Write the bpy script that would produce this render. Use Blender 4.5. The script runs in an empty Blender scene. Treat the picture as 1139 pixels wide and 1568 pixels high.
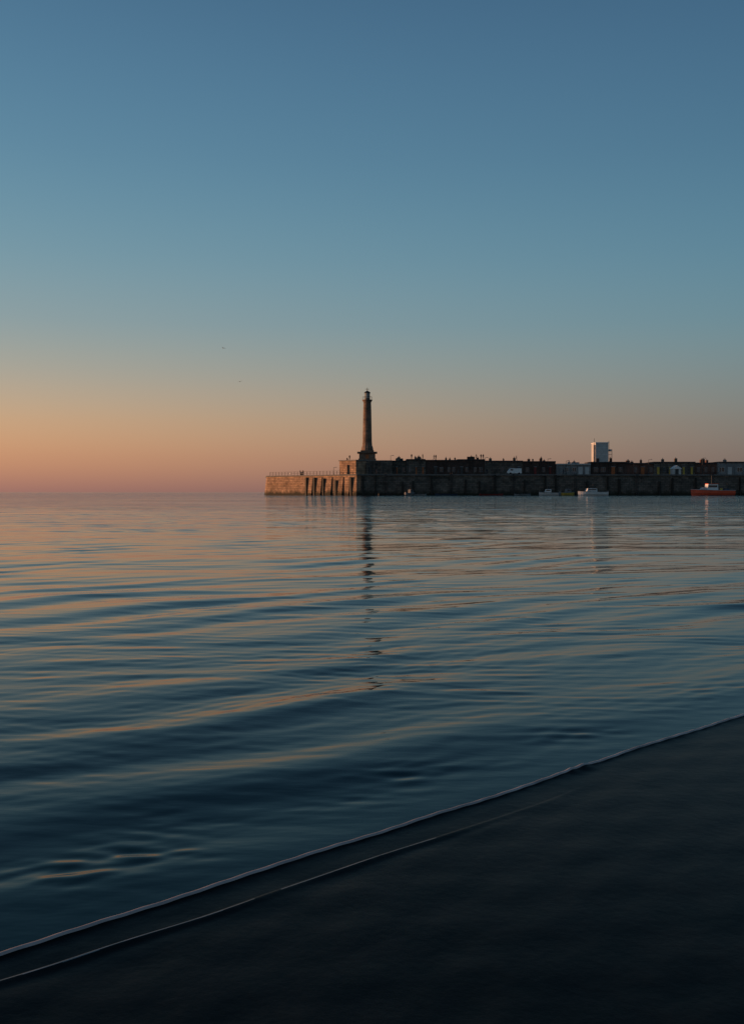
import bpy, bmesh, math, random
import numpy as np
from mathutils import Vector, Matrix
random.seed(4); rng=np.random.default_rng(7)
S=bpy.context.scene
F=1524.0; CAMH=1.0
def XX(px,D): return (px-569.5)*D/F
def ZZ(py,D): return CAMH+(753.5-py)*D/F

# ---------------- materials ----------------
def mat(name,col,rough=0.8,spec=0.3,noise=0.25,nscale=1.0,metal=0.0,bump=0.0):
    m=bpy.data.materials.new(name); m.use_nodes=True
    nt=m.node_tree; b=nt.nodes['Principled BSDF']
    b.inputs['Roughness'].default_value=rough
    b.inputs['Specular IOR Level'].default_value=spec
    b.inputs['Metallic'].default_value=metal
    tc=nt.nodes.new('ShaderNodeTexCoord'); n=nt.nodes.new('ShaderNodeTexNoise')
    n.inputs['Scale'].default_value=nscale; n.inputs['Detail'].default_value=6
    nt.links.new(tc.outputs['Object'],n.inputs['Vector'])
    r=nt.nodes.new('ShaderNodeValToRGB')
    r.color_ramp.elements[0].position=0.3; r.color_ramp.elements[1].position=0.7
    r.color_ramp.elements[0].color=(*[c*(1-noise) for c in col],1)
    r.color_ramp.elements[1].color=(*[min(1,c*(1+noise)) for c in col],1)
    nt.links.new(n.outputs['Fac'],r.inputs['Fac']); nt.links.new(r.outputs['Color'],b.inputs['Base Color'])
    if bump>0:
        bp=nt.nodes.new('ShaderNodeBump'); bp.inputs['Strength'].default_value=bump; bp.inputs['Distance'].default_value=0.05
        nt.links.new(n.outputs['Fac'],bp.inputs['Height']); nt.links.new(bp.outputs['Normal'],b.inputs['Normal'])
    return m
def stonewall(name,c1,c2,mortar,bw=1.4,rh=0.55,tide=True):
    m=bpy.data.materials.new(name); m.use_nodes=True
    nt=m.node_tree; L=nt.links; b=nt.nodes['Principled BSDF']; b.inputs['Roughness'].default_value=0.85
    b.inputs['Specular IOR Level'].default_value=0.25
    tc=nt.nodes.new('ShaderNodeTexCoord'); sp=nt.nodes.new('ShaderNodeSeparateXYZ'); L.new(tc.outputs['Object'],sp.inputs[0])
    add=nt.nodes.new('ShaderNodeMath'); add.operation='SUBTRACT'; L.new(sp.outputs['X'],add.inputs[0]); L.new(sp.outputs['Y'],add.inputs[1])
    cb=nt.nodes.new('ShaderNodeCombineXYZ'); L.new(add.outputs[0],cb.inputs['X']); L.new(sp.outputs['Z'],cb.inputs['Y'])
    br=nt.nodes.new('ShaderNodeTexBrick'); br.inputs['Scale'].default_value=1.0
    br.inputs['Brick Width'].default_value=bw; br.inputs['Row Height'].default_value=rh; br.inputs['Mortar Size'].default_value=0.05
    br.inputs['Color1'].default_value=(*c1,1); br.inputs['Color2'].default_value=(*c2,1); br.inputs['Mortar'].default_value=(*mortar,1)
    L.new(cb.outputs[0],br.inputs['Vector'])
    n=nt.nodes.new('ShaderNodeTexNoise'); n.inputs['Scale'].default_value=0.45; n.inputs['Detail'].default_value=8; n.inputs['Roughness'].default_value=0.7
    L.new(tc.outputs['Object'],n.inputs['Vector'])
    mr=nt.nodes.new('ShaderNodeMapRange'); mr.inputs['From Min'].default_value=0.3; mr.inputs['From Max'].default_value=0.7
    mr.inputs['To Min'].default_value=0.35; mr.inputs['To Max'].default_value=1.25; L.new(n.outputs['Fac'],mr.inputs['Value'])
    mx=nt.nodes.new('ShaderNodeMixRGB'); mx.blend_type='MULTIPLY'; mx.inputs['Fac'].default_value=1
    L.new(br.outputs['Color'],mx.inputs[1]); L.new(mr.outputs[0],mx.inputs[2])
    out=mx.outputs[0]
    if tide:
        n2=nt.nodes.new('ShaderNodeMath'); n2.operation='MULTIPLY_ADD'; n2.inputs[1].default_value=2.4
        L.new(n.outputs['Fac'],n2.inputs[0]); L.new(sp.outputs['Z'],n2.inputs[2])
        t=nt.nodes.new('ShaderNodeMapRange'); t.inputs['From Min'].default_value=1.7; t.inputs['From Max'].default_value=2.9
        L.new(n2.outputs[0],t.inputs['Value'])
        m2=nt.nodes.new('ShaderNodeMixRGB'); m2.inputs[1].default_value=(0.03,0.028,0.018,1)
        L.new(t.outputs[0],m2.inputs['Fac']); L.new(out,m2.inputs[2]); out=m2.outputs[0]
    L.new(out,b.inputs['Base Color'])
    bp=nt.nodes.new('ShaderNodeBump'); bp.inputs['Strength'].default_value=0.6; bp.inputs['Distance'].default_value=0.15
    L.new(mx.outputs[0],bp.inputs['Height']); L.new(bp.outputs['Normal'],b.inputs['Normal'])
    return m
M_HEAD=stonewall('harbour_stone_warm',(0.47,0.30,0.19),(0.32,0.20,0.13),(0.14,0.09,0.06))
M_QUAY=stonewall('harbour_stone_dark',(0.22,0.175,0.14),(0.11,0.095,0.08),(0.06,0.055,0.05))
M_LH=stonewall('lighthouse_stone',(0.27,0.18,0.13),(0.22,0.15,0.11),(0.16,0.11,0.08),1.2,0.5,False)
M_BRICK=stonewall('dark_brick',(0.14,0.07,0.05),(0.09,0.05,0.04),(0.06,0.05,0.045),0.5,0.2,False)
M_RED=stonewall('red_brick',(0.28,0.10,0.06),(0.2,0.08,0.05),(0.1,0.08,0.07),0.5,0.2,False)
M_DECK=mat('deck_concrete',(0.16,0.15,0.14),0.9)
M_TIMB=mat('wet_timber',(0.03,0.025,0.02),0.7,0.3,0.4,2)
M_IRON=mat('black_iron',(0.03,0.03,0.032),0.5,0.5)
M_WHITE=mat('white_paint',(0.72,0.71,0.69),0.5,0.4,0.08)
M_OFFW=mat('offwhite_render',(0.48,0.47,0.45),0.7,0.3,0.14)
M_GREY=mat('grey_render',(0.2,0.2,0.2),0.8)
M_GLASS=mat('window_glass',(0.03,0.035,0.04),0.08,0.6,0.1)
M_LANT=mat('lantern_glass',(0.35,0.38,0.38),0.12,0.7,0.1)
M_ORG=mat('orange_red_paint',(0.75,0.11,0.05),0.5,0.4,0.12)
M_BROWN=mat('brown_door_paint',(0.38,0.11,0.035),0.6)
M_DKRED=mat('dark_red_paint',(0.2,0.03,0.025),0.5)
M_BLUE=mat('navy_paint',(0.03,0.05,0.09),0.5)
M_YEL=mat('yellow_paint',(0.55,0.35,0.06),0.5)
M_ROOF=mat('roof_felt',(0.05,0.05,0.052),0.9)
M_CLO=[mat('cloth_dark',(0.03,0.03,0.04),0.9),mat('cloth_brown',(0.09,0.05,0.04),0.9),mat('cloth_grey',(0.08,0.08,0.09),0.9)]
M_GULL=mat('gull_feather',(0.12,0.12,0.13),0.8); M_RUB=mat('tyre_rubber',(0.02,0.02,0.02),0.9)

# ---------------- mesh builder ----------------
class MB:
    def __init__(s): s.g={}
    def bm(s,m):
        if m.name not in s.g: s.g[m.name]=(m,bmesh.new())
        return s.g[m.name][1]
    def box(s,m,x0,x1,y0,y1,z0,z1,rot=None):
        b=s.bm(m); vs=[b.verts.new((x,y,z)) for z in(z0,z1) for y in(y0,y1) for x in(x0,x1)]
        for f in((0,2,3,1),(4,5,7,6),(0,1,5,4),(2,6,7,3),(0,4,6,2),(1,3,7,5)): b.faces.new([vs[i] for i in f])
        if rot: 
            for v in vs: v.co=rot@v.co
    def lathe(s,m,prof,cx,cy,n=24,flute=0):
        b=s.bm(m); rings=[]
        for r,z in prof:
            rings.append([b.verts.new((cx+r*(1-(flute if k%2 else 0))*math.cos(2*math.pi*k/n),cy+r*(1-(flute if k%2 else 0))*math.sin(2*math.pi*k/n),z)) for k in range(n)])
        for a,c in zip(rings,rings[1:]):
            for k in range(n): b.faces.new([a[k],a[(k+1)%n],c[(k+1)%n],c[k]])
        b.faces.new(rings[-1]); b.faces.new(rings[0][::-1])
    def tube(s,m,p,q,r,n=6,r2=None):
        b=s.bm(m); p=Vector(p);q=Vector(q); d=(q-p).normalized()
        a=d.orthogonal().normalized(); c=d.cross(a); r2=r if r2 is None else r2
        R=[[b.verts.new(o+rr*(a*math.cos(2*math.pi*k/n)+c*math.sin(2*math.pi*k/n))) for k in range(n)] for o,rr in((p,r),(q,r2))]
        for k in range(n): b.faces.new([R[0][k],R[0][(k+1)%n],R[1][(k+1)%n],R[1][k]])
        b.faces.new(R[0][::-1]); b.faces.new(R[1])
    def prism(s,m,bot,top,zb,zt):
        b=s.bm(m); B=[b.verts.new((x,y,zb)) for x,y in bot]; T=[b.verts.new((x,y,zt)) for x,y in top]; n=len(B)
        for k in range(n): b.faces.new([B[k],B[(k+1)%n],T[(k+1)%n],T[k]])
        b.faces.new(T); b.faces.new(B[::-1])
    def loft(s,m,secs,closed=False):
        b=s.bm(m); R=[[b.verts.new(p) for p in sec] for sec in secs]
        for a,c in zip(R,R[1:]):
            for k in range(len(a)-1): b.faces.new([a[k],a[k+1],c[k+1],c[k]])
    def finish(s,name,loc=(0,0,0),rotz=0,partnames=None,smooth=False,bevel=0):
        e=bpy.data.objects.new(name,None); S.collection.objects.link(e); e.location=loc; e.rotation_euler[2]=rotz
        e.empty_display_size=1
        for k,(m,b) in s.g.items():
            bmesh.ops.recalc_face_normals(b,faces=b.faces)
            me=bpy.data.meshes.new(k); b.to_mesh(me); b.free(); me.materials.append(m)
            if smooth:
                for p in me.polygons: p.use_smooth=True
            o=bpy.data.objects.new((partnames or {}).get(k,k.replace('_paint','')+'_part'),me); S.collection.objects.link(o); o.parent=e
            if bevel:
                mo=o.modifiers.new('bevel','BEVEL'); mo.width=bevel; mo.segments=2
        return e

# ---------------- sea ----------------
def shore_uv(x,y):
    dx=x+0.796; dy=y-2.13
    return dx*0.7325+dy*0.6807, dx*0.6807-dy*0.7325
def lipwob(u): return 0.010*np.sin(u*1.3+0.5)+0.005*np.sin(u*4.1+1)+0.002*np.sin(u*11+2)
comps=[]
def band(n,l0,l1,ang,spread,slope):
    for i in range(n):
        lam=math.exp(rng.uniform(math.log(l0),math.log(l1))); a=math.radians(rng.normal(ang,spread))
        k=2*math.pi/lam; comps.append((k*math.cos(a),k*math.sin(a),slope/math.sqrt(n)*1.41/k,rng.uniform(0,6.28),lam))
NA=-47.0+180
def heights(x,y):
    r=np.hypot(x,y); u,v=shore_uv(x,y)
    wx=x+0.18*np.sin(0.9*y+0.4*x)+0.10*np.sin(2.1*x-1.3*y+1); wy=y+0.18*np.sin(0.8*x+1.3)+0.08*np.sin(2.3*y+1.7*x)
    h=np.zeros_like(x)
    mod1=0.65+0.35*np.sin(0.9*x+0.5*y+0.7)*np.sin(0.35*y-0.6*x+1.1)
    patch=np.clip(0.55+0.45*np.sin(0.23*x+1.0+0.7*np.sin(0.11*y))+0.3*np.sin(0.31*y-0.5*x),0.12,1.3)
    chop=np.exp(-((v+0.34)/0.22)**2)*np.clip(0.3+0.4*np.sin(u*2.3+0.6)*np.sin(u*0.9+2)+0.4*np.sin(u*6+v*4)+0.35*np.sin(u*9-v*13),0,1.1)
    near=1/(1+(r/9.0)**2)
    far=1-near
    close=np.clip((r-1.5)/4.5,0.4,1)
    for kx,ky,A,ph,lam,kind in ALL:
        if kind=='swell': w=mod1*(0.25+0.75*near)*np.clip((r-1.0)/3.5,0.7,1)
        elif kind=='cross': w=(0.45+0.35*far)*patch*close
        elif kind=='rip': w=patch*(0.35+0.65*near)*close
        elif kind=='long': w=np.clip(r/12,0,1)
        else: w=chop
        fade=np.clip((lam/(r*0.0042)-2.5)/2.5,0,1)
        a_=kx*wx+ky*wy+ph
        s=np.sin(a_)
        if kind=='swell': s=s+0.26*np.sin(2*a_)
        elif kind=='cross': s=s+0.2*np.sin(2*a_)
        h+=A*w*fade*s
    damp=np.clip(-v/0.3,0.2,1)
    h=h*damp
    h-=0.06*np.clip((v-0.03)/0.05,0,1)
    return h
ALL=[]
def take(kind,*a):
    comps.clear(); band(*a); ALL.extend([(*c,kind) for c in comps])
take('swell',6,0.75,1.2,NA,6,0.066)
take('swell',5,0.32,0.5,NA,10,0.016)
take('cross',10,0.4,1.3,97,10,0.021)
take('cross',14,0.18,0.4,100,12,0.023)
take('rip',18,0.07,0.18,112,26,0.026)
take('long',6,2.2,6.0,98,9,0.011)
take('chop',18,0.05,0.13,NA-15,30,0.09)
rr=[0.9]
while rr[-1]<70: rr.append(rr[-1]*1.004)
while rr[-1]<9000: rr.append(rr[-1]*1.02)
dense=np.radians(np.arange(-30,30.01,0.13)); 
rest=np.radians(np.arange(30+3,330-2,3.0))
th=np.concatenate([dense,rest]); rr=np.array(rr)
R,T=np.meshgrid(rr,th,indexing='ij'); X=R*np.sin(T); Y=R*np.cos(T)
Z=heights(X,Y); Z[:, len(dense):]*=np.where(R[:,len(dense):]<3,0.3,0.0)
nR,nT=X.shape
co=np.stack([X,Y,Z],-1).reshape(-1,3).astype(np.float32)
i=np.arange(nR-1)[:,None]*nT; j=np.arange(nT)[None,:]; j2=(j+1)%nT
faces=np.stack([i+j,i+nT+j,i+nT+j2,i+j2],-1).reshape(-1,4)
me=bpy.data.meshes.new('sea'); me.vertices.add(len(co)); me.vertices.foreach_set('co',co.ravel())
me.loops.add(faces.size); me.loops.foreach_set('vertex_index',faces.ravel().astype(np.int32))
me.polygons.add(len(faces)); me.polygons.foreach_set('loop_start',np.arange(0,faces.size,4,dtype=np.int32))
me.polygons.foreach_set('use_smooth',np.ones(len(faces),dtype=bool)); me.update(calc_edges=True); me.validate()
sea=bpy.data.objects.new('sea',me); S.collection.objects.link(sea)
if me.polygons[0].normal.z<0: me.flip_normals()
m=bpy.data.materials.new('sea_water'); m.use_nodes=True; nt=m.node_tree; L=nt.links; b=nt.nodes['Principled BSDF']
b.inputs['Base Color'].default_value=(0.001,0.022,0.025,1); b.inputs['IOR'].default_value=1.31; b.inputs['Roughness'].default_value=0.035
b.inputs['Specular IOR Level'].default_value=0.20
g=nt.nodes.new('ShaderNodeNewGeometry')
def wn(scale,stretch,det,rot):
    mp=nt.nodes.new('ShaderNodeMapping'); mp.inputs['Scale'].default_value=(scale*stretch,scale,scale); mp.inputs['Rotation'].default_value=(0,0,rot)
    L.new(g.outputs['Position'],mp.inputs[0]); n=nt.nodes.new('ShaderNodeTexNoise'); n.inputs['Detail'].default_value=det; n.inputs['Scale'].default_value=1
    L.new(mp.outputs[0],n.inputs['Vector']); return n
n1=wn(9.0,0.4,3,0.15); n2=wn(0.9,0.22,4,0.05); pt=wn(0.06,0.35,2,0.0)
ln=nt.nodes.new('ShaderNodeVectorMath'); ln.operation='LENGTH'; L.new(g.outputs['Position'],ln.inputs[0])
mr=nt.nodes.new('ShaderNodeMapRange'); mr.inputs['From Min'].default_value=12; mr.inputs['From Max'].default_value=80; L.new(ln.outputs['Value'],mr.inputs['Value'])
b1=nt.nodes.new('ShaderNodeBump'); b1.inputs['Distance'].default_value=0.004; b1.inputs['Strength'].default_value=0.5; L.new(n1.outputs['Fac'],b1.inputs['Height'])
mm=nt.nodes.new('ShaderNodeMath'); mm.operation='MULTIPLY'; L.new(mr.outputs[0],mm.inputs[0])
pr=nt.nodes.new('ShaderNodeMapRange'); pr.inputs['From Min'].default_value=0.35; pr.inputs['From Max'].default_value=0.65; pr.inputs['To Min'].default_value=0.45
L.new(pt.outputs['Fac'],pr.inputs['Value']); L.new(pr.outputs[0],mm.inputs[1])
b2=nt.nodes.new('ShaderNodeBump'); b2.inputs['Distance'].default_value=0.48; L.new(n2.outputs['Fac'],b2.inputs['Height']); L.new(mm.outputs[0],b2.inputs['Strength'])
L.new(b1.outputs['Normal'],b2.inputs['Normal']); L.new(b2.outputs['Normal'],b.inputs['Normal'])
me.materials.append(m)

# ---------------- foreground wet slipway ----------------
us=np.concatenate([np.linspace(-40,-2,20),np.arange(-1.98,7,0.012),np.linspace(7.1,60,25)])
vp=[(-0.5,-0.5),(-0.06,-0.12),(-0.024,-0.03),(-0.018,-0.006),(-0.014,0.003),(-0.009,0.009),(-0.004,0.0125),(0.0,0.0135),(0.004,0.0125),(0.008,0.0095),(0.012,0.007),(0.018,0.0055),(0.03,0.0045),(0.055,0.004)]
NRIM=9
vl=[p[0] for p in vp]+list(np.arange(0.065,0.100,0.005))+list(np.arange(0.100,0.130,0.002))+list(np.arange(0.132,0.26,0.006))+list(np.arange(0.27,1.4,0.02))+[2,4,8,20,40]
vl=np.array(vl)
vz=np.interp(vl,[p[0] for p in vp]+[1.4,40],[p[1] for p in vp]+[0.008,0.5])
U,V=np.meshgrid(us,vl,indexing='ij'); ZZs=np.tile(vz,(len(us),1))
c2s=0.014*np.sin(U*1.7)+0.005*np.sin(U*5)+0.002*np.sin(U*15+1)+0.012*np.clip(U,0,2)
amp=0.006*np.clip((2.0-U)/1.2,0,1)*(0.75+0.25*np.sin(U*7))
dv=V-0.115
ZZs+=amp*np.where(dv<0,np.exp(-(dv/0.007)**2),np.exp(-(dv/0.02)**2))
ZZs+=np.where(V>0.03,1,0)*(0.0007*np.sin(U*9+V*14+2*np.sin(U*2.1))+0.0006*np.sin(U*17-V*23+1)+0.0005*np.sin(V*40+U*5))
Vw=V+lipwob(U)*np.clip(1-np.abs(V)/1.0,0,1)+c2s*np.exp(-(dv/0.07)**2)*np.clip(V/0.05,0,1)
ZZs+=np.where((V>-0.012)&(V<0.02),1,0)*(0.006*np.exp(-((U-2.13)/0.03)**2)+0.004*np.exp(-((U-2.05)/0.02)**2)+0.0012*np.sin(U*13)*np.sin(U*3.7)+0.0006*np.sin(U*61))
X=-0.796+U*0.7325+Vw*0.6807; Y=2.13+U*0.6807-Vw*0.7325
nU,nV=X.shape; co=np.stack([X,Y,ZZs],-1).reshape(-1,3)
fs=[(a*nV+c,(a+1)*nV+c,(a+1)*nV+c+1,a*nV+c+1) for a in range(nU-1) for c in range(nV-1)]
me=bpy.data.meshes.new('wet_slipway'); me.from_pydata(co.tolist(),[],fs); me.update()
for k,p in enumerate(me.polygons):
    p.use_smooth=True
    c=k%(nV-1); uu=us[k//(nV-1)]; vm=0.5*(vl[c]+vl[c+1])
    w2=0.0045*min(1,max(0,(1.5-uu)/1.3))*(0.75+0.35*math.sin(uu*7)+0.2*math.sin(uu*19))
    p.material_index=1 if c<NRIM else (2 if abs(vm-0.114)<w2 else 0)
if me.polygons[len(fs)//2].normal.z<0: me.flip_normals()
slo=bpy.data.objects.new('wet_concrete_slipway',me); S.collection.objects.link(slo)
m=bpy.data.materials.new('wet_weedy_concrete'); m.use_nodes=True; nt=m.node_tree; L=nt.links; b=nt.nodes['Principled BSDF']
g=nt.nodes.new('ShaderNodeNewGeometry'); n=nt.nodes.new('ShaderNodeTexNoise'); n.inputs['Scale'].default_value=5; n.inputs['Detail'].default_value=9; n.inputs['Roughness'].default_value=0.65; L.new(g.outputs['Position'],n.inputs['Vector'])
r=nt.nodes.new('ShaderNodeValToRGB'); r.color_ramp.elements[0].color=(0.002,0.006,0.007,1); r.color_ramp.elements[1].color=(0.013,0.015,0.014,1)
r.color_ramp.elements[0].position=0.38; r.color_ramp.elements[1].position=0.72
L.new(n.outputs['Fac'],r.inputs[0])
L.new(r.outputs[0],b.inputs['Base Color']); b.inputs['Roughness'].default_value=0.32; b.inputs['Specular IOR Level'].default_value=0.2; b.inputs['IOR'].default_value=1.17
bp=nt.nodes.new('ShaderNodeBump'); bp.inputs['Strength'].default_value=0.4; bp.inputs['Distance'].default_value=0.01; L.new(n.outputs['Fac'],bp.inputs['Height']); L.new(bp.outputs[0],b.inputs['Normal'])
me.materials.append(m)
me.materials.append(mat('worn_concrete_nosing',(0.48,0.36,0.31),0.5,0.4,0.35,9))  # sunset highlight along the concrete nosing, put into its pale base colour
me.materials.append(mat('painted_ridge_glint',(0.13,0.13,0.13),0.3,0.5,0.6,12))  # second ridge: water-film glint painted as a lighter grey strip

# ---------------- pier ----------------
QZ=6.4
T_=(XX(410,330),330.0); C_=(XX(546,300),300.0)
bot=[(T_[0]-0.6,T_[1]-0.4),(C_[0]-0.1,C_[1]-0.8),None,None,None,(-37,340.5)]
pb=MB()
head_t=[T_,C_,(C_[0]+1.2,C_[1]+0.1),(10,330),(10,352),(-25,352),(-36,340)]
head_b=[bot[0],bot[1],(C_[0]+1.2,C_[1]-0.7),(10,330),(10,353),(-25,353),bot[5]]
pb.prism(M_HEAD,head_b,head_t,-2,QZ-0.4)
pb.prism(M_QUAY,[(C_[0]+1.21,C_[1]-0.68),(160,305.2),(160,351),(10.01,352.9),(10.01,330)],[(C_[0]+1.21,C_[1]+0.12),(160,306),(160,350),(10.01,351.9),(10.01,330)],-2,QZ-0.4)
cop=[(T_[0]-0.3,T_[1]-0.3),(C_[0],C_[1]-0.4),(160,305.5),(160,350.3),(-25,352.4),(-36.4,340.2)]
pb.prism(M_DECK,cop,cop,QZ-0.4,QZ)
dx,dy=C_[0]-T_[0],C_[1]-T_[1]; LL=math.hypot(dx,dy); ang=math.atan2(dy,dx)
def alongHC(m,s0,s1,o0,o1,z0,z1,mb=pb):
    rot=Matrix.Translation((T_[0],T_[1],0))@Matrix.Rotation(ang,4,'Z')
    mb.box(m,s0*LL,s1*LL,-o1,-o0,z0,z1,rot)
alongHC(M_HEAD,0.0,0.42,0.05,0.4,3.5,3.8)
pb.finish('stone_pier',partnames={M_HEAD.name:'pier_head_wall',M_QUAY.name:'quay_wall',M_DECK.name:'coping_and_deck'})
for s in(0.47,0.56,0.66,0.79,0.95):
    fb=MB(); w=random.uniform(0.5,0.9)/LL
    alongHC(M_TIMB,s-w/2,s+w/2,0.2,0.7,-1.5,QZ-random.uniform(0.6,2.0),fb)
    alongHC(M_TIMB,s-w*.8,s+w*.8,0.2,0.8,1.1,1.35,fb)
    fb.finish('timber_fender')
for s in(0.50,0.60,0.71,0.83,0.90):
    bb=MB(); rot=Matrix.Translation((T_[0],T_[1],0))@Matrix.Rotation(ang,4,'Z')
    b=bb.bm(M_HEAD); a0=s*LL; a1=a0+1.6
    P=[(a0,-1.2,-1.5),(a1,-1.2,-1.5),(a1,0,-1.5),(a0,0,-1.5),(a0,-.3,QZ-0.8),(a1,-.3,QZ-0.8),(a1,0,QZ-0.8),(a0,0,QZ-0.8)]
    vs=[b.verts.new(rot@Vector(p)) for p in P]
    for f in((0,1,5,4),(1,2,6,5),(3,0,4,7),(4,5,6,7)): b.faces.new([vs[i] for i in f])
    bb.finish('stone_buttress')
for k,px in enumerate([556,575,590,616,632,660,690,712,733,757,785,802,834,850,880,898,930,948,975,1010,1030,1066,1092,1135,1160]):
    q=MB(); x=XX(px,302); y=299.3+0.036*(x+4)
    if k%4==2:
        for o in(-0.3,0.3): q.tube(M_IRON,(x+o,y,-1),(x+o,y,QZ+0.4),0.06)
        for zz in np.arange(-0.5,QZ,0.4): q.tube(M_IRON,(x-0.3,y,zz),(x+0.3,y,zz),0.04)
        q.finish('quay_ladder')
    else:
        w=random.uniform(0.15,0.3)
        q.box(M_TIMB,x-w,x+w,y-0.2,y+0.35,-1.5,QZ-random.uniform(0,2.5)); q.box(M_TIMB,x-w*1.6,x+w*1.6,y-0.25,y+0.3,2.2,2.5)
        q.finish('timber_fender')
ub=MB()
rot=Matrix.Translation((XX(519,308)+0,313.0,0))@Matrix.Rotation(ang,4,'Z')
LHZ=ZZ(706,318)
ub.box(M_HEAD,0,7.4,0,7,QZ,ZZ(706,311),rot); ub.box(M_DECK,-0.2,7.6,-0.2,7.2,ZZ(706,311),ZZ(704.5,311),rot)
ub.box(M_HEAD,2.4,4.0,-0.5,0,QZ,ZZ(712,311),rot)
ub.finish('lookout_block')
ub=MB()
x0=XX(546,309)
ub.box(M_QUAY,x0,XX(600,312),311,335,QZ,LHZ-0.3); ub.box(M_DECK,x0-0.2,XX(600,312)+0.1,310.8,335.2,LHZ-0.3,LHZ)
for px in(552,562,573,584): ub.box(M_QUAY,XX(px,310)-0.35,XX(px,310)+0.35,310.4,311,QZ,LHZ-0.8)
ub.box(M_IRON,XX(566,310)-0.7,XX(566,310)+0.7,310.9,311.2,QZ,QZ+2.2)
ub.finish('lighthouse_podium')

# ---------------- lighthouse ----------------
lb=MB(); cx,cy=XX(562.3,318),318.0
z=lambda py: ZZ(py,318)
lb.box(M_LH,cx-2.55,cx+2.55,cy-2.55,cy+2.55,LHZ,z(694.5))
lb.box(M_LH,cx-3.15,cx+3.15,cy-3.15,cy+3.15,z(694.5),z(692.3))
lb.box(M_LH,cx-2.8,cx+2.8,cy-2.8,cy+2.8,LHZ,LHZ+0.7)
lb.box(M_LH,cx-2.1,cx+2.1,cy-2.1,cy+2.1,z(692.3),z(690))
lb.lathe(M_LH,[(1.95,z(690)),(1.85,z(686)),(1.55,z(682)),(1.47,z(676)),(1.4,z(660)),(1.3,z(630)),(1.2,z(617))],cx,cy,32,0.05)
lb.lathe(M_LH,[(1.2,z(617)),(1.4,z(615)),(1.6,z(613.8)),(1.6,z(612.6)),(1.2,z(612.4))],cx,cy,32)
lb.lathe(M_IRON,[(0.85,z(612.4)),(0.85,z(610.5))],cx,cy,16)
lb.lathe(M_LANT,[(0.72,z(610.5)),(0.72,z(602.5))],cx,cy,12)
for k in range(8):
    a=k*math.pi/4+0.2; lb.tube(M_IRON,(cx+0.8*math.cos(a),cy+0.8*math.sin(a),z(611)),(cx+0.8*math.cos(a),cy+0.8*math.sin(a),z(602.4)),0.06)
    lb.tube(M_IRON,(cx+1.5*math.cos(a),cy+1.5*math.sin(a),z(612.6)),(cx+1.5*math.cos(a),cy+1.5*math.sin(a),z(608)),0.035)
    a2=a+math.pi/4; lb.tube(M_IRON,(cx+1.5*math.cos(a),cy+1.5*math.sin(a),z(608)),(cx+1.5*math.cos(a2),cy+1.5*math.sin(a2),z(608)),0.035)
lb.lathe(M_IRON,[(1.0,z(602.5)),(1.05,z(601.8)),(0.75,z(600.3)),(0.35,z(599.3)),(0.12,z(598.6)),(0.06,z(594))],cx,cy,16)
lb.tube(M_IRON,(cx-0.6,cy,z(596.3)),(cx+0.6,cy,z(596.3)),0.06); lb.tube(M_IRON,(cx,cy-0.6,z(596.8)),(cx,cy+0.6,z(596.8)),0.05)
for py in(628,645,662,676):
    lb.box(M_GLASS,cx-0.15,cx+0.15,cy-1.5,cy-1.0,z(py),z(py-3))
lb.box(M_BROWN,cx-0.5,cx+0.5,cy-2.62,cy-2.5,LHZ+0.7,z(697))
lb.finish('lighthouse',partnames={M_LH.name:'stone_column_and_pedestal',M_LANT.name:'lantern_glazing',M_IRON.name:'gallery_rail_and_dome',M_GLASS.name:'slit_windows',M_BROWN.name:'door'})

# ---------------- buildings ----------------
def building(name,p0,p1,pt,wall,door,roof=M_ROOF,D=314,nb=4,fascia=None,winmat=M_GLASS,depth=9,frac=0.5,seed=1,frame=M_GREY):
    rnd=random.Random(seed); q=MB(); x0=XX(p0,D)+0.02; x1=XX(p1,D)-0.02; zt=ZZ(pt,D); y0=D+rnd.uniform(-0.5,0.5)
    q.box(wall,x0,x1,y0,y0+depth,QZ,zt-0.35)
    q.box(fascia or roof,x0-0.0,x1,y0-0.35,y0+depth+0.2,zt-0.35,zt)
    for k in range(nb):
        w=(x1-x0)/nb; c=x0+w*(k+0.5)+rnd.uniform(-.2,.2)*w; hw=w*frac*0.5*rnd.uniform(0.6,1.15)
        t=rnd.random()
        if t<0.45:
            dw=min(hw,1.3); q.box(door,c-dw,c+dw,y0-0.08,y0+0.1,QZ,QZ+2.5); q.box(M_GREY,c-dw-0.15,c+dw+0.15,y0-0.14,y0-0.02,QZ+2.5,QZ+2.7)
        elif t<0.85:
            q.box(frame,c-hw-0.1,c+hw+0.1,y0-0.05,y0+0.1,QZ+0.9,QZ+2.4); q.box(winmat,c-hw,c+hw,y0-0.09,y0+0.1,QZ+1.0,QZ+2.3)
            q.box(frame,c-0.05,c+0.05,y0-0.12,y0-0.092,QZ+1.0,QZ+2.3)
        q.box(wall,x0+w*k,x0+w*k+0.3,y0-0.2,y0,QZ,zt-0.35)
    for k in range(rnd.randint(2,4)):
        c=rnd.uniform(x0+1.5,x1-1.5); hw=rnd.choice([0.35,0.4,1.2,0.25]); hh=rnd.uniform(0.4,1.2)
        q.box(wall,c-hw,c+hw,y0+2+k*1.5,y0+3+k*1.5,zt,zt+hh)
        if hw<0.45: q.tube(M_GREY,(c,y0+2.5+k*1.5,zt+hh),(c,y0+2.5+k*1.5,zt+hh+0.4),0.12)
    return q.finish(name,partnames={wall.name:'walls',roof.name:'roof',door.name:'doors',winmat.name:'window_glass',M_OFFW.name:'window_frames',M_GREY.name:'lintels'})
building('harbour_building',600,622,705.2,M_QUAY,M_BROWN,nb=2,seed=2,frac=0.3)
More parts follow.
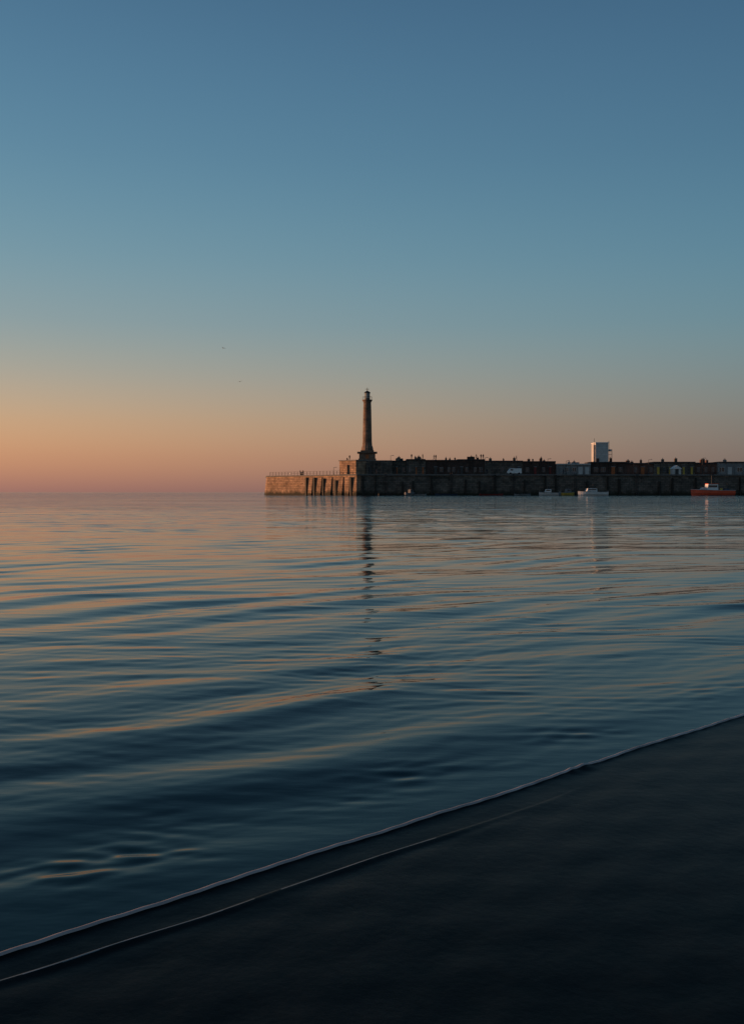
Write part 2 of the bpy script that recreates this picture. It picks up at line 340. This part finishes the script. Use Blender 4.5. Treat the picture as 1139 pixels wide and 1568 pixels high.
building('harbour_building',622,651,703.0,M_QUAY,M_BROWN,nb=3,seed=3,frac=0.3)
building('harbour_building',651,700,704.2,M_BRICK,M_IRON,nb=5,seed=5,frac=0.4)
building('harbour_building',700,742,703.2,M_BRICK,M_IRON,nb=4,seed=6,frac=0.4)
building('harbour_building',742,800,705.4,M_QUAY,M_BLUE,nb=5,seed=9,frac=0.3)
building('harbour_building',800,850,706.2,M_BRICK,M_DKRED,nb=4,seed=11,frac=0.3)
building('cafe_building',852,903,710,M_GREY,M_OFFW,D=312,nb=5,fascia=M_OFFW,seed=14,frac=0.7,frame=M_OFFW)
building('harbour_building',903,958,707.2,M_BRICK,M_BROWN,nb=4,seed=21,frac=0.45)
building('harbour_building',958,1000,708.8,M_RED,M_BROWN,nb=4,seed=22,frac=0.45)
building('harbour_building',1000,1064,707.0,M_QUAY,M_YEL,nb=6,seed=23,frac=0.3)
building('harbour_building',1064,1098,708.3,M_RED,M_BROWN,nb=3,seed=26,frac=0.4)
building('cafe_building',1098,1160,707,M_GREY,M_OFFW,D=313,nb=5,seed=31,frac=0.85,frame=M_OFFW)
building('harbour_building',1160,1330,706,M_BRICK,M_BROWN,nb=12,seed=33,frac=0.4)
q=MB(); x=XX(1036,308); w=1.3
q.box(M_OFFW,x-w,x+w,308.5,311,QZ,QZ+1.8); 
bmx=q.bm(M_WHITE)
vs=[bmx.verts.new(p) for p in((x-w-.3,308.3,QZ+1.8),(x+w+.3,308.3,QZ+1.8),(x,308.3,QZ+2.9),(x-w-.3,311.2,QZ+1.8),(x+w+.3,311.2,QZ+1.8),(x,311.2,QZ+2.9))]
for f in((0,1,2),(3,5,4),(0,2,5,3),(1,4,5,2),(0,3,4,1)): bmx.faces.new([vs[i] for i in f])
q.box(M_IRON,x-0.5,x+0.5,308.4,308.6,QZ,QZ+1.7)
q.finish('kiosk')
q=MB(); D=316; x0,x1=XX(911,D),XX(930.5,D); zb,zt=QZ,ZZ(678.5,D)
q.box(M_OFFW,x0,x1,D,D+6,zb,zt); q.box(M_WHITE,x0-0.12,x1+0.12,D-0.12,D+6.12,zt,zt+0.25)
for zz in np.arange(zb+2,zt,2.2): q.box(M_WHITE,x0+0.05,x1-0.05,D-0.03,D-0.003,zz,zz+0.08)
q.box(M_OFFW,x0-0.6,x0-0.02,D+0.3,D+1,zb,zt-0.6)
q.tube(M_IRON,(x0-0.45,D,zb),(x0-0.45,D,ZZ(671.5,D)),0.06)
for a in(x1+0.25,x1+1.2):
    for yy in(D+0.2,D+1.6): q.tube(M_IRON,(a,yy,zb),(a,yy,ZZ(675,D) if a<x1+0.5 else ZZ(688,D)),0.05)
for zz in np.arange(zb+1,ZZ(686,D),1.1):
    q.tube(M_IRON,(x1,D+0.2,zz),(x1+1.2,D+0.2,zz),0.04); q.box(M_IRON,x1+0.1,x1+1.2,D+0.2,D+1.6,zz,zz+0.05)
q.box(M_OFFW,x1+0.3,x1+1.1,D+0.3,D+1.2,ZZ(691,D),ZZ(688,D))
q.finish('white_lift_tower')

q=MB(); rot=Matrix.Translation((T_[0],T_[1],0))@Matrix.Rotation(ang,4,'Z')
N=22
for k in range(N+1):
    s=0.02+0.80*k/N; p=rot@Vector((s*LL,0.4,QZ)); q.tube(M_IRON,p,p+Vector((0,0,1.15)),0.07)
for hz in(0.55,1.12):
    q.tube(M_IRON,rot@Vector((0.02*LL,0.4,QZ+hz)),rot@Vector((0.82*LL,0.4,QZ+hz)),0.05)
p0=rot@Vector((0.02*LL,0.4,QZ+1.12)); q.tube(M_IRON,p0,(p0.x-0.8,p0.y+9,QZ+1.12),0.05)
q.finish('pier_railing')
for s in(0.36,0.375): 
    q=MB(); p=rot@Vector((s*LL,1.5,QZ)); q.lathe(M_IRON,[(0.3,QZ),(0.2,QZ+.2),(0.2,QZ+.6),(0.34,QZ+.75),(0.2,QZ+.95)],p.x,p.y,10)
    q.finish('mooring_bollard')
for px,D,base,pt in((598,312,QZ,698),(742,309,QZ,701),(838,309,QZ,703),(992,309,QZ,704),(511,318,QZ,716),(866,309,QZ,706),(1074,309,QZ,702)):
    q=MB(); x=XX(px,D); zt=ZZ(pt,D); q.tube(M_IRON,(x,D,base),(x,D,zt),0.1,6,0.05); q.tube(M_IRON,(x,D,zt),(x+0.7,D-0.2,zt+0.1),0.05)
    q.box(M_GREY,x+0.5,x+1.0,D-0.35,D-0.05,zt+0.02,zt+0.16); q.box(M_IRON,x-0.15,x+0.15,D-0.15,D+0.15,base,base+0.5); q.finish('lamp_post')

# ---------------- van ----------------
q=MB()
prof=[(-2.15,0.35),(-2.15,0.95),(-1.85,1.15),(-1.35,1.85),(2.1,1.9),(2.15,0.35)]
bmx=q.bm(M_WHITE); A=[bmx.verts.new((a,-0.9,c)) for a,c in prof]; B=[bmx.verts.new((a,0.9,c)) for a,c in prof]
for k in range(6): bmx.faces.new([A[k],A[(k+1)%6],B[(k+1)%6],B[k]])
bmx.faces.new(A[::-1]); bmx.faces.new(B)
q.box(M_GLASS,-1.35,-0.5,-0.92,0.92,1.2,1.65)
for a in(-1.35,1.35):
    for yy in(-0.92,0.72): q.tube(M_RUB,(a,yy,0.33),(a,yy+0.2,0.33),0.33,14)
q.box(M_GREY,-2.2,-2.1,-0.85,0.85,0.35,0.55)
q.finish('parked_van',(XX(787,306.5),306.8,QZ),0.05,bevel=0.04)

# ---------------- boats ----------------
def hull(q,m,L0,W,H,n=14,sheer=0.35,trim=None):
    secs=[]
    for k in range(n+1):
        t=k/n; x=-L0/2+L0*t
        w=W/2*(0.82+0.18*math.sin(math.pi*min(t*1.2,1)*0.5))*(1-max(0,(t-0.45)/0.55)**2.3)+0.02
        zt=H*(1+sheer*max(0,t-0.3)**1.5); xr=x+0.35*H*max(0,t-0.8)*5*0.5
        secs.append([(xr,-w,zt),(xr-0.02,-w*0.93,H*0.45),(x,-w*0.6,-0.15),(x,0,-0.4),(x,w*0.6,-0.15),(xr-0.02,w*0.93,H*0.45),(xr,w,zt)])
    q.loft(m,secs)
    b=q.bm(m); b.faces.new([b.verts.new(p) for p in secs[0]])
    q.loft(trim or m,[[(s[0][0],s[0][1]*0.96,s[0][2]-0.12),(s[-1][0],s[-1][1]*0.96,s[-1][2]-0.12)] for s in secs])
    if trim:
        for sd in(0,-1):
            for a,c in zip(secs,secs[1:]): q.tube(trim,a[sd],c[sd],0.07,5)
    return secs
def cabin(q,m,x0,x1,w,z0,z1,rake=0.4,glass=True):
    b=q.bm(m)
    A=[(x0,-w,z0),(x1,-w,z0),(x1,w,z0),(x0,w,z0)]; T=[(x0+0.05,-w*.88,z1),(x1-rake,-w*.88,z1),(x1-rake,w*.88,z1),(x0+0.05,w*.88,z1)]
    A=[b.verts.new(p) for p in A]; T=[b.verts.new(p) for p in T]
    for k in range(4): b.faces.new([A[k],A[(k+1)%4],T[(k+1)%4],T[k]])
    b.faces.new(T)
    if glass: q.box(M_GLASS,x0+0.3,x1-rake-0.15,-w-0.01,w+0.01,z0+(z1-z0)*.5,z0+(z1-z0)*.82)
def motorboat(name,px,Lm,D=292,rotz=0.0,hm=M_WHITE,cab=M_WHITE,tr=M_GREY,H=0.85):
    q=MB(); hull(q,hm,Lm,Lm*0.32,H,trim=tr); cabin(q,cab,-Lm*.12,Lm*.25,Lm*.11,H,H+1.0); q.box(M_BLUE,-Lm*.05,Lm*.08,-Lm*.1,Lm*.1,H+1.0,H+1.12)
    q.tube(M_IRON,(0,0,H+1),(0,0,H+2.2),0.05); q.box(M_GREY,-Lm/2-0.35,-Lm/2,-0.2,0.2,0.1,H+0.3)
    for k in range(5): 
        q.tube(M_IRON,(Lm*(.25+.05*k),-Lm*.11+0.1*k,H),(Lm*(.25+.05*k),-Lm*.11+0.1*k,H+0.6),0.03)
    return q.finish(name,(XX(px,D),D,0),rotz)
motorboat('motor_boat',840,5.6,rotz=math.pi-0.2,hm=M_OFFW); motorboat('motor_boat',907,8.6,D=288,rotz=math.pi+0.12,H=1.05)
motorboat('motor_boat',868,5.0,D=296,rotz=0.5,hm=M_YEL,cab=M_GREY); motorboat('motor_boat',628,4.4,D=296,rotz=0.9,hm=M_GREY,cab=M_GREY,H=0.7)
q=MB(); hull(q,M_ORG,12.4,3.7,1.5,trim=M_OFFW); q.box(M_DKRED,-6,4,-1.55,1.55,0.05,0.15)
cabin(q,M_WHITE,-1.2,2.2,1.2,1.45,3.3,0.5); cabin(q,M_OFFW,2.0,3.8,0.9,1.45,2.3,0.7,False)
q.box(M_ORG,-1.3,1.8,-1.15,1.15,3.3,3.45); q.tube(M_IRON,(0.3,0,3.4),(0.3,0,5.8),0.07); q.tube(M_IRON,(-4.4,0,1.4),(-4.4,0,3.5),0.07)
q.tube(M_IRON,(0.3,0,5.5),(-4.4,0,3.4),0.03); q.tube(M_IRON,(-0.3,0,4.5),(0.9,0,4.5),0.05); q.box(M_BLUE,-4.6,-3.2,-.9,.9,1.3,2.0); q.lathe(M_YEL,[(0.35,1.3),(0.4,1.7),(0.35,2.1)],-2.4,0.5,10)
q.finish('fishing_boat',(XX(1090,288),288,0),math.pi+0.08)
def rowboat(px,Lm,D,rotz,m):
    q=MB(); s=hull(q,m,Lm,Lm*.34,0.5,trim=M_TIMB)
    for t in(-.25,0,.22): q.box(M_TIMB,Lm*t-0.12,Lm*t+0.12,-Lm*.14,Lm*.14,0.42,0.48)
    q.finish('rowing_boat',(XX(px,D),D,0),rotz)
rowboat(683,6.5,297,math.pi,M_BLUE); rowboat(752,7,296,0.1,M_DKRED); rowboat(800,5,297,0.3,M_GREY); rowboat(642,4,296,2.8,M_GREY); rowboat(590,4.2,296,0.2,M_TIMB)

# ---------------- people ----------------
def person(loc,pose='stand',rotz=0,cl=0,h=1.72):
    k=h/1.72
    if pose=='stand':
        J={'pel':(0,0,.93,.14),'waist':(0,0,1.08,.13),'chest':(0,0,1.3,.16),'neck':(0,0,1.47,.06),'hd':(0,-.02,1.58,.095),'crown':(0,-.01,1.67,.085),
        'shL':(.18,0,1.4,.07),'elL':(.25,.03,1.12,.045),'haL':(.24,-.08,.87,.035),'shR':(-.18,0,1.4,.07),'elR':(-.25,.03,1.12,.045),'haR':(-.22,-.1,.88,.035),
        'hiL':(.09,0,.86,.095),'knL':(.11,-.02,.48,.065),'anL':(.11,.02,.08,.045),'toL':(.12,-.16,.04,.04),'hiR':(-.09,0,.86,.095),'knR':(-.12,-.04,.48,.065),'anR':(-.13,.0,.08,.045),'toR':(-.14,-.18,.04,.04)}
    elif pose=='walk':
        J={'pel':(0,0,.92,.14),'waist':(0,-.01,1.07,.13),'chest':(0,-.03,1.3,.16),'neck':(0,-.04,1.46,.06),'hd':(0,-.08,1.57,.095),'crown':(0,-.07,1.66,.085),
        'shL':(.18,-.03,1.4,.07),'elL':(.24,.12,1.15,.045),'haL':(.22,.06,.92,.035),'shR':(-.18,-.03,1.4,.07),'elR':(-.24,-.12,1.14,.045),'haR':(-.2,-.3,.98,.035),
        'hiL':(.09,0,.86,.095),'knL':(.1,-.2,.5,.065),'anL':(.1,-.26,.09,.045),'toL':(.1,-.44,.06,.04),'hiR':(-.09,0,.86,.095),'knR':(-.1,.06,.48,.065),'anR':(-.1,.34,.14,.045),'toR':(-.1,.22,.04,.04)}
    else:
        J={'pel':(0,0,.12,.15),'waist':(0,-.03,.27,.14),'chest':(0,-.08,.5,.16),'neck':(0,-.1,.67,.06),'hd':(0,-.14,.78,.095),'crown':(0,-.13,.87,.085),
        'shL':(.18,-.08,.6,.07),'elL':(.25,-.2,.38,.045),'haL':(.15,-.42,.36,.035),'shR':(-.18,-.08,.6,.07),'elR':(-.25,-.2,.38,.045),'haR':(-.15,-.42,.36,.035),
        'hiL':(.1,-.03,.12,.1),'knL':(.13,-.4,.42,.065),'anL':(.13,-.5,.07,.045),'toL':(.13,-.66,.04,.04),'hiR':(-.1,-.03,.12,.1),'knR':(-.13,-.38,.43,.065),'anR':(-.13,-.48,.07,.045),'toR':(-.13,-.64,.04,.04)}
    E=[('pel','waist'),('waist','chest'),('chest','neck'),('neck','hd'),('hd','crown'),('chest','shL'),('shL','elL'),('elL','haL'),('chest','shR'),('shR','elR'),('elR','haR'),
       ('pel','hiL'),('hiL','knL'),('knL','anL'),('anL','toL'),('pel','hiR'),('hiR','knR'),('knR','anR'),('anR','toR')]
    ks=list(J); me=bpy.data.meshes.new('person_body'); me.from_pydata([tuple(c*k for c in J[a][:3]) for a in ks],[(ks.index(a),ks.index(c)) for a,c in E],[])
    o=bpy.data.objects.new('person',me); S.collection.objects.link(o)
    bpy.context.view_layer.objects.active=o
    mo=o.modifiers.new('skin','SKIN'); 
    if not me.skin_vertices: 
        bm=bmesh.new(); bm.from_mesh(me); bm.verts.layers.skin.verify(); bm.to_mesh(me); bm.free()
    sv=me.skin_vertices[0].data
    for a,v in zip(ks,sv): v.radius=(J[a][3]*k,)*2
    sv[0].use_root=True
    o.modifiers.new('sub','SUBSURF').levels=1; o.modifiers['sub'].render_levels=1
    me.materials.append(M_CLO[cl]); o.location=loc; o.rotation_euler[2]=rotz
    return o
RZ=lambda py,D: ZZ(py,D)
for px,py,pose,r,c in((630,703.0,'stand',0.3,0),(643,703.0,'sit',1.2,0),(647,703.0,'stand',2,1),(664,704.2,'walk',1.6,2),(667,704.2,'stand',0.6,0),(696,704.2,'sit',0.2,0),(729,703.2,'walk',-1.5,0),(736,703.2,'stand',0.4,1),(739.5,703.2,'stand',2.4,0),(770,705.4,'sit',0.3,0),(790,705.4,'walk',1.4,2),(815,706.2,'sit',0,0)):
    person((XX(px,315),315.2,RZ(py,314)),pose,r,c)
for px,D,pose,r,c in((460,322,'stand',1.0,0),(464,321,'walk',2.5,1),(701,307,'walk',1.5,2),(745,307,'stand',0,0),(862,308,'walk',-1.5,0),(955,307,'stand',.5,1),(1020,307.5,'walk',1.5,0),(577,306,'stand',0,2),(606,306,'walk',1.5,0)):
    person((XX(px,D),D,QZ),pose,r,c)
for px,pose in((531,'sit'),(535,'stand')): person((XX(px,311.5),314,ZZ(704.5,311)),pose,0.5,1)

# ---------------- gulls ----------------
def gull(px,py,D,bank):
    q=MB(); q.loft(M_GULL,[[(0.05*s*math.cos(a)*1.2,y,0.05*s*math.sin(a)) for a in np.linspace(0,2*math.pi,9)] for y,s in((-.28,.15),(-.22,.8),(0,1.4),(.15,1),(.3,.25))])
    for sd in(-1,1): q.loft(M_GULL,[[(sd*a,-w1+sh,zz),(sd*a,w1+sh,zz)] for a,w1,sh,zz in((0,.1,0,.02),(.25,.11,-.04,.14),(.45,.08,.0,.12),(.7,.01,.12,.05))])
    e=q.finish('seagull',(XX(px,D),D,ZZ(py,D)),0.7); e.rotation_euler[1]=bank
gull(343,534,230,0.15); gull(368,585,250,-0.2)

# ---------------- sky & sun ----------------
SUN_AZ=math.radians(-80); SUN_EL=math.radians(3.0)
w=bpy.data.worlds.new("World"); S.world=w; w.use_nodes=True; nt=w.node_tree; L=nt.links
bg=nt.nodes['Background']; sky=nt.nodes.new('ShaderNodeTexSky'); sky.sky_type='NISHITA'; sky.sun_disc=False
sky.sun_elevation=SUN_EL; sky.sun_rotation=SUN_AZ; sky.air_density=1.0; sky.dust_density=1.0; sky.ozone_density=2.0
tc=nt.nodes.new('ShaderNodeTexCoord'); sp=nt.nodes.new('ShaderNodeSeparateXYZ'); L.new(tc.outputs['Generated'],sp.inputs[0])
def s2l(c):
    c=c/255; return c/12.92 if c<=0.04045 else ((c+0.055)/1.055)**2.4
zs=[0.0,.009,.035,.068,.10,.132,.164,.226,.314,.443,.75,1.0]
Lc=[(158,114,105),(172,122,107),(208,150,112),(206,168,130),(184,169,148),(162,166,158),(144,162,165),(120,156,170),(96,139,164),(76,116,147),(45,75,106),(33,57,88)]
Rc=[(106,92,90),(115,98,94),(132,116,107),(134,129,121),(129,138,136),(120,142,147),(110,142,153),(96,137,157),(80,121,147),(66,103,134),(38,66,97),(30,52,82)]
def ramp(cols):
    r=nt.nodes.new('ShaderNodeValToRGB'); e=r.color_ramp; e.interpolation='B_SPLINE'
    while len(e.elements)<len(zs): e.elements.new(0.5)
    for k,(zz,c) in enumerate(zip(zs,cols)):
        e.elements[k].position=zz**0.5; e.elements[k].color=(*[s2l(v) for v in c],1)
    L.new(sq.outputs[0],r.inputs[0]); return r
mx0=nt.nodes.new('ShaderNodeMath'); mx0.operation='MAXIMUM'; mx0.inputs[1].default_value=0; L.new(sp.outputs['Z'],mx0.inputs[0])
sq=nt.nodes.new('ShaderNodeMath'); sq.operation='POWER'; sq.inputs[1].default_value=0.5; L.new(mx0.outputs[0],sq.inputs[0])
rl=ramp(Lc); rr_=ramp(Rc)
cmb=nt.nodes.new('ShaderNodeCombineXYZ'); L.new(sp.outputs['X'],cmb.inputs[0]); L.new(sp.outputs['Y'],cmb.inputs[1])
nm=nt.nodes.new('ShaderNodeVectorMath'); nm.operation='NORMALIZE'; L.new(cmb.outputs[0],nm.inputs[0])
dt=nt.nodes.new('ShaderNodeVectorMath'); dt.operation='DOT_PRODUCT'; dt.inputs[1].default_value=(math.sin(SUN_AZ),math.cos(SUN_AZ),0); L.new(nm.outputs[0],dt.inputs[0])
mr=nt.nodes.new('ShaderNodeMapRange'); mr.inputs['From Min'].default_value=-0.18; mr.inputs['From Max'].default_value=0.52; L.new(dt.outputs['Value'],mr.inputs['Value'])
mx=nt.nodes.new('ShaderNodeMixRGB'); L.new(mr.outputs[0],mx.inputs[0]); L.new(rr_.outputs[0],mx.inputs[1]); L.new(rl.outputs[0],mx.inputs[2])
sc=nt.nodes.new('ShaderNodeVectorMath'); sc.operation='SCALE'; sc.inputs['Scale'].default_value=10.0; L.new(mx.outputs[0],sc.inputs[0])
fm=nt.nodes.new('ShaderNodeMixRGB'); fm.inputs[0].default_value=0.95; L.new(sky.outputs[0],fm.inputs[1]); L.new(sc.outputs[0],fm.inputs[2])
L.new(fm.outputs[0],bg.inputs[0]); bg.inputs[1].default_value=0.1
sl=bpy.data.lights.new('sun','SUN'); sl.energy=5.0; sl.color=(1,0.50,0.25); sl.angle=math.radians(0.5)
so=bpy.data.objects.new('sun',sl); S.collection.objects.link(so)
d=Vector((math.sin(SUN_AZ)*math.cos(SUN_EL),math.cos(SUN_AZ)*math.cos(SUN_EL),math.sin(SUN_EL)))
so.rotation_euler=(-d).to_track_quat('-Z','Y').to_euler(); so.location=(-60,40,40)

cam=bpy.data.cameras.new('camera'); co_=bpy.data.objects.new('camera',cam); S.collection.objects.link(co_)
cam.sensor_fit='VERTICAL'; cam.sensor_height=36; cam.lens=35; cam.clip_end=20000; cam.clip_start=0.05
co_.location=(0,0,CAMH); co_.rotation_euler=(math.radians(90)-math.atan(30.5/F),0,0)
S.camera=co_
S.view_settings.view_transform='Standard'; S.view_settings.look='None'; S.view_settings.exposure=0
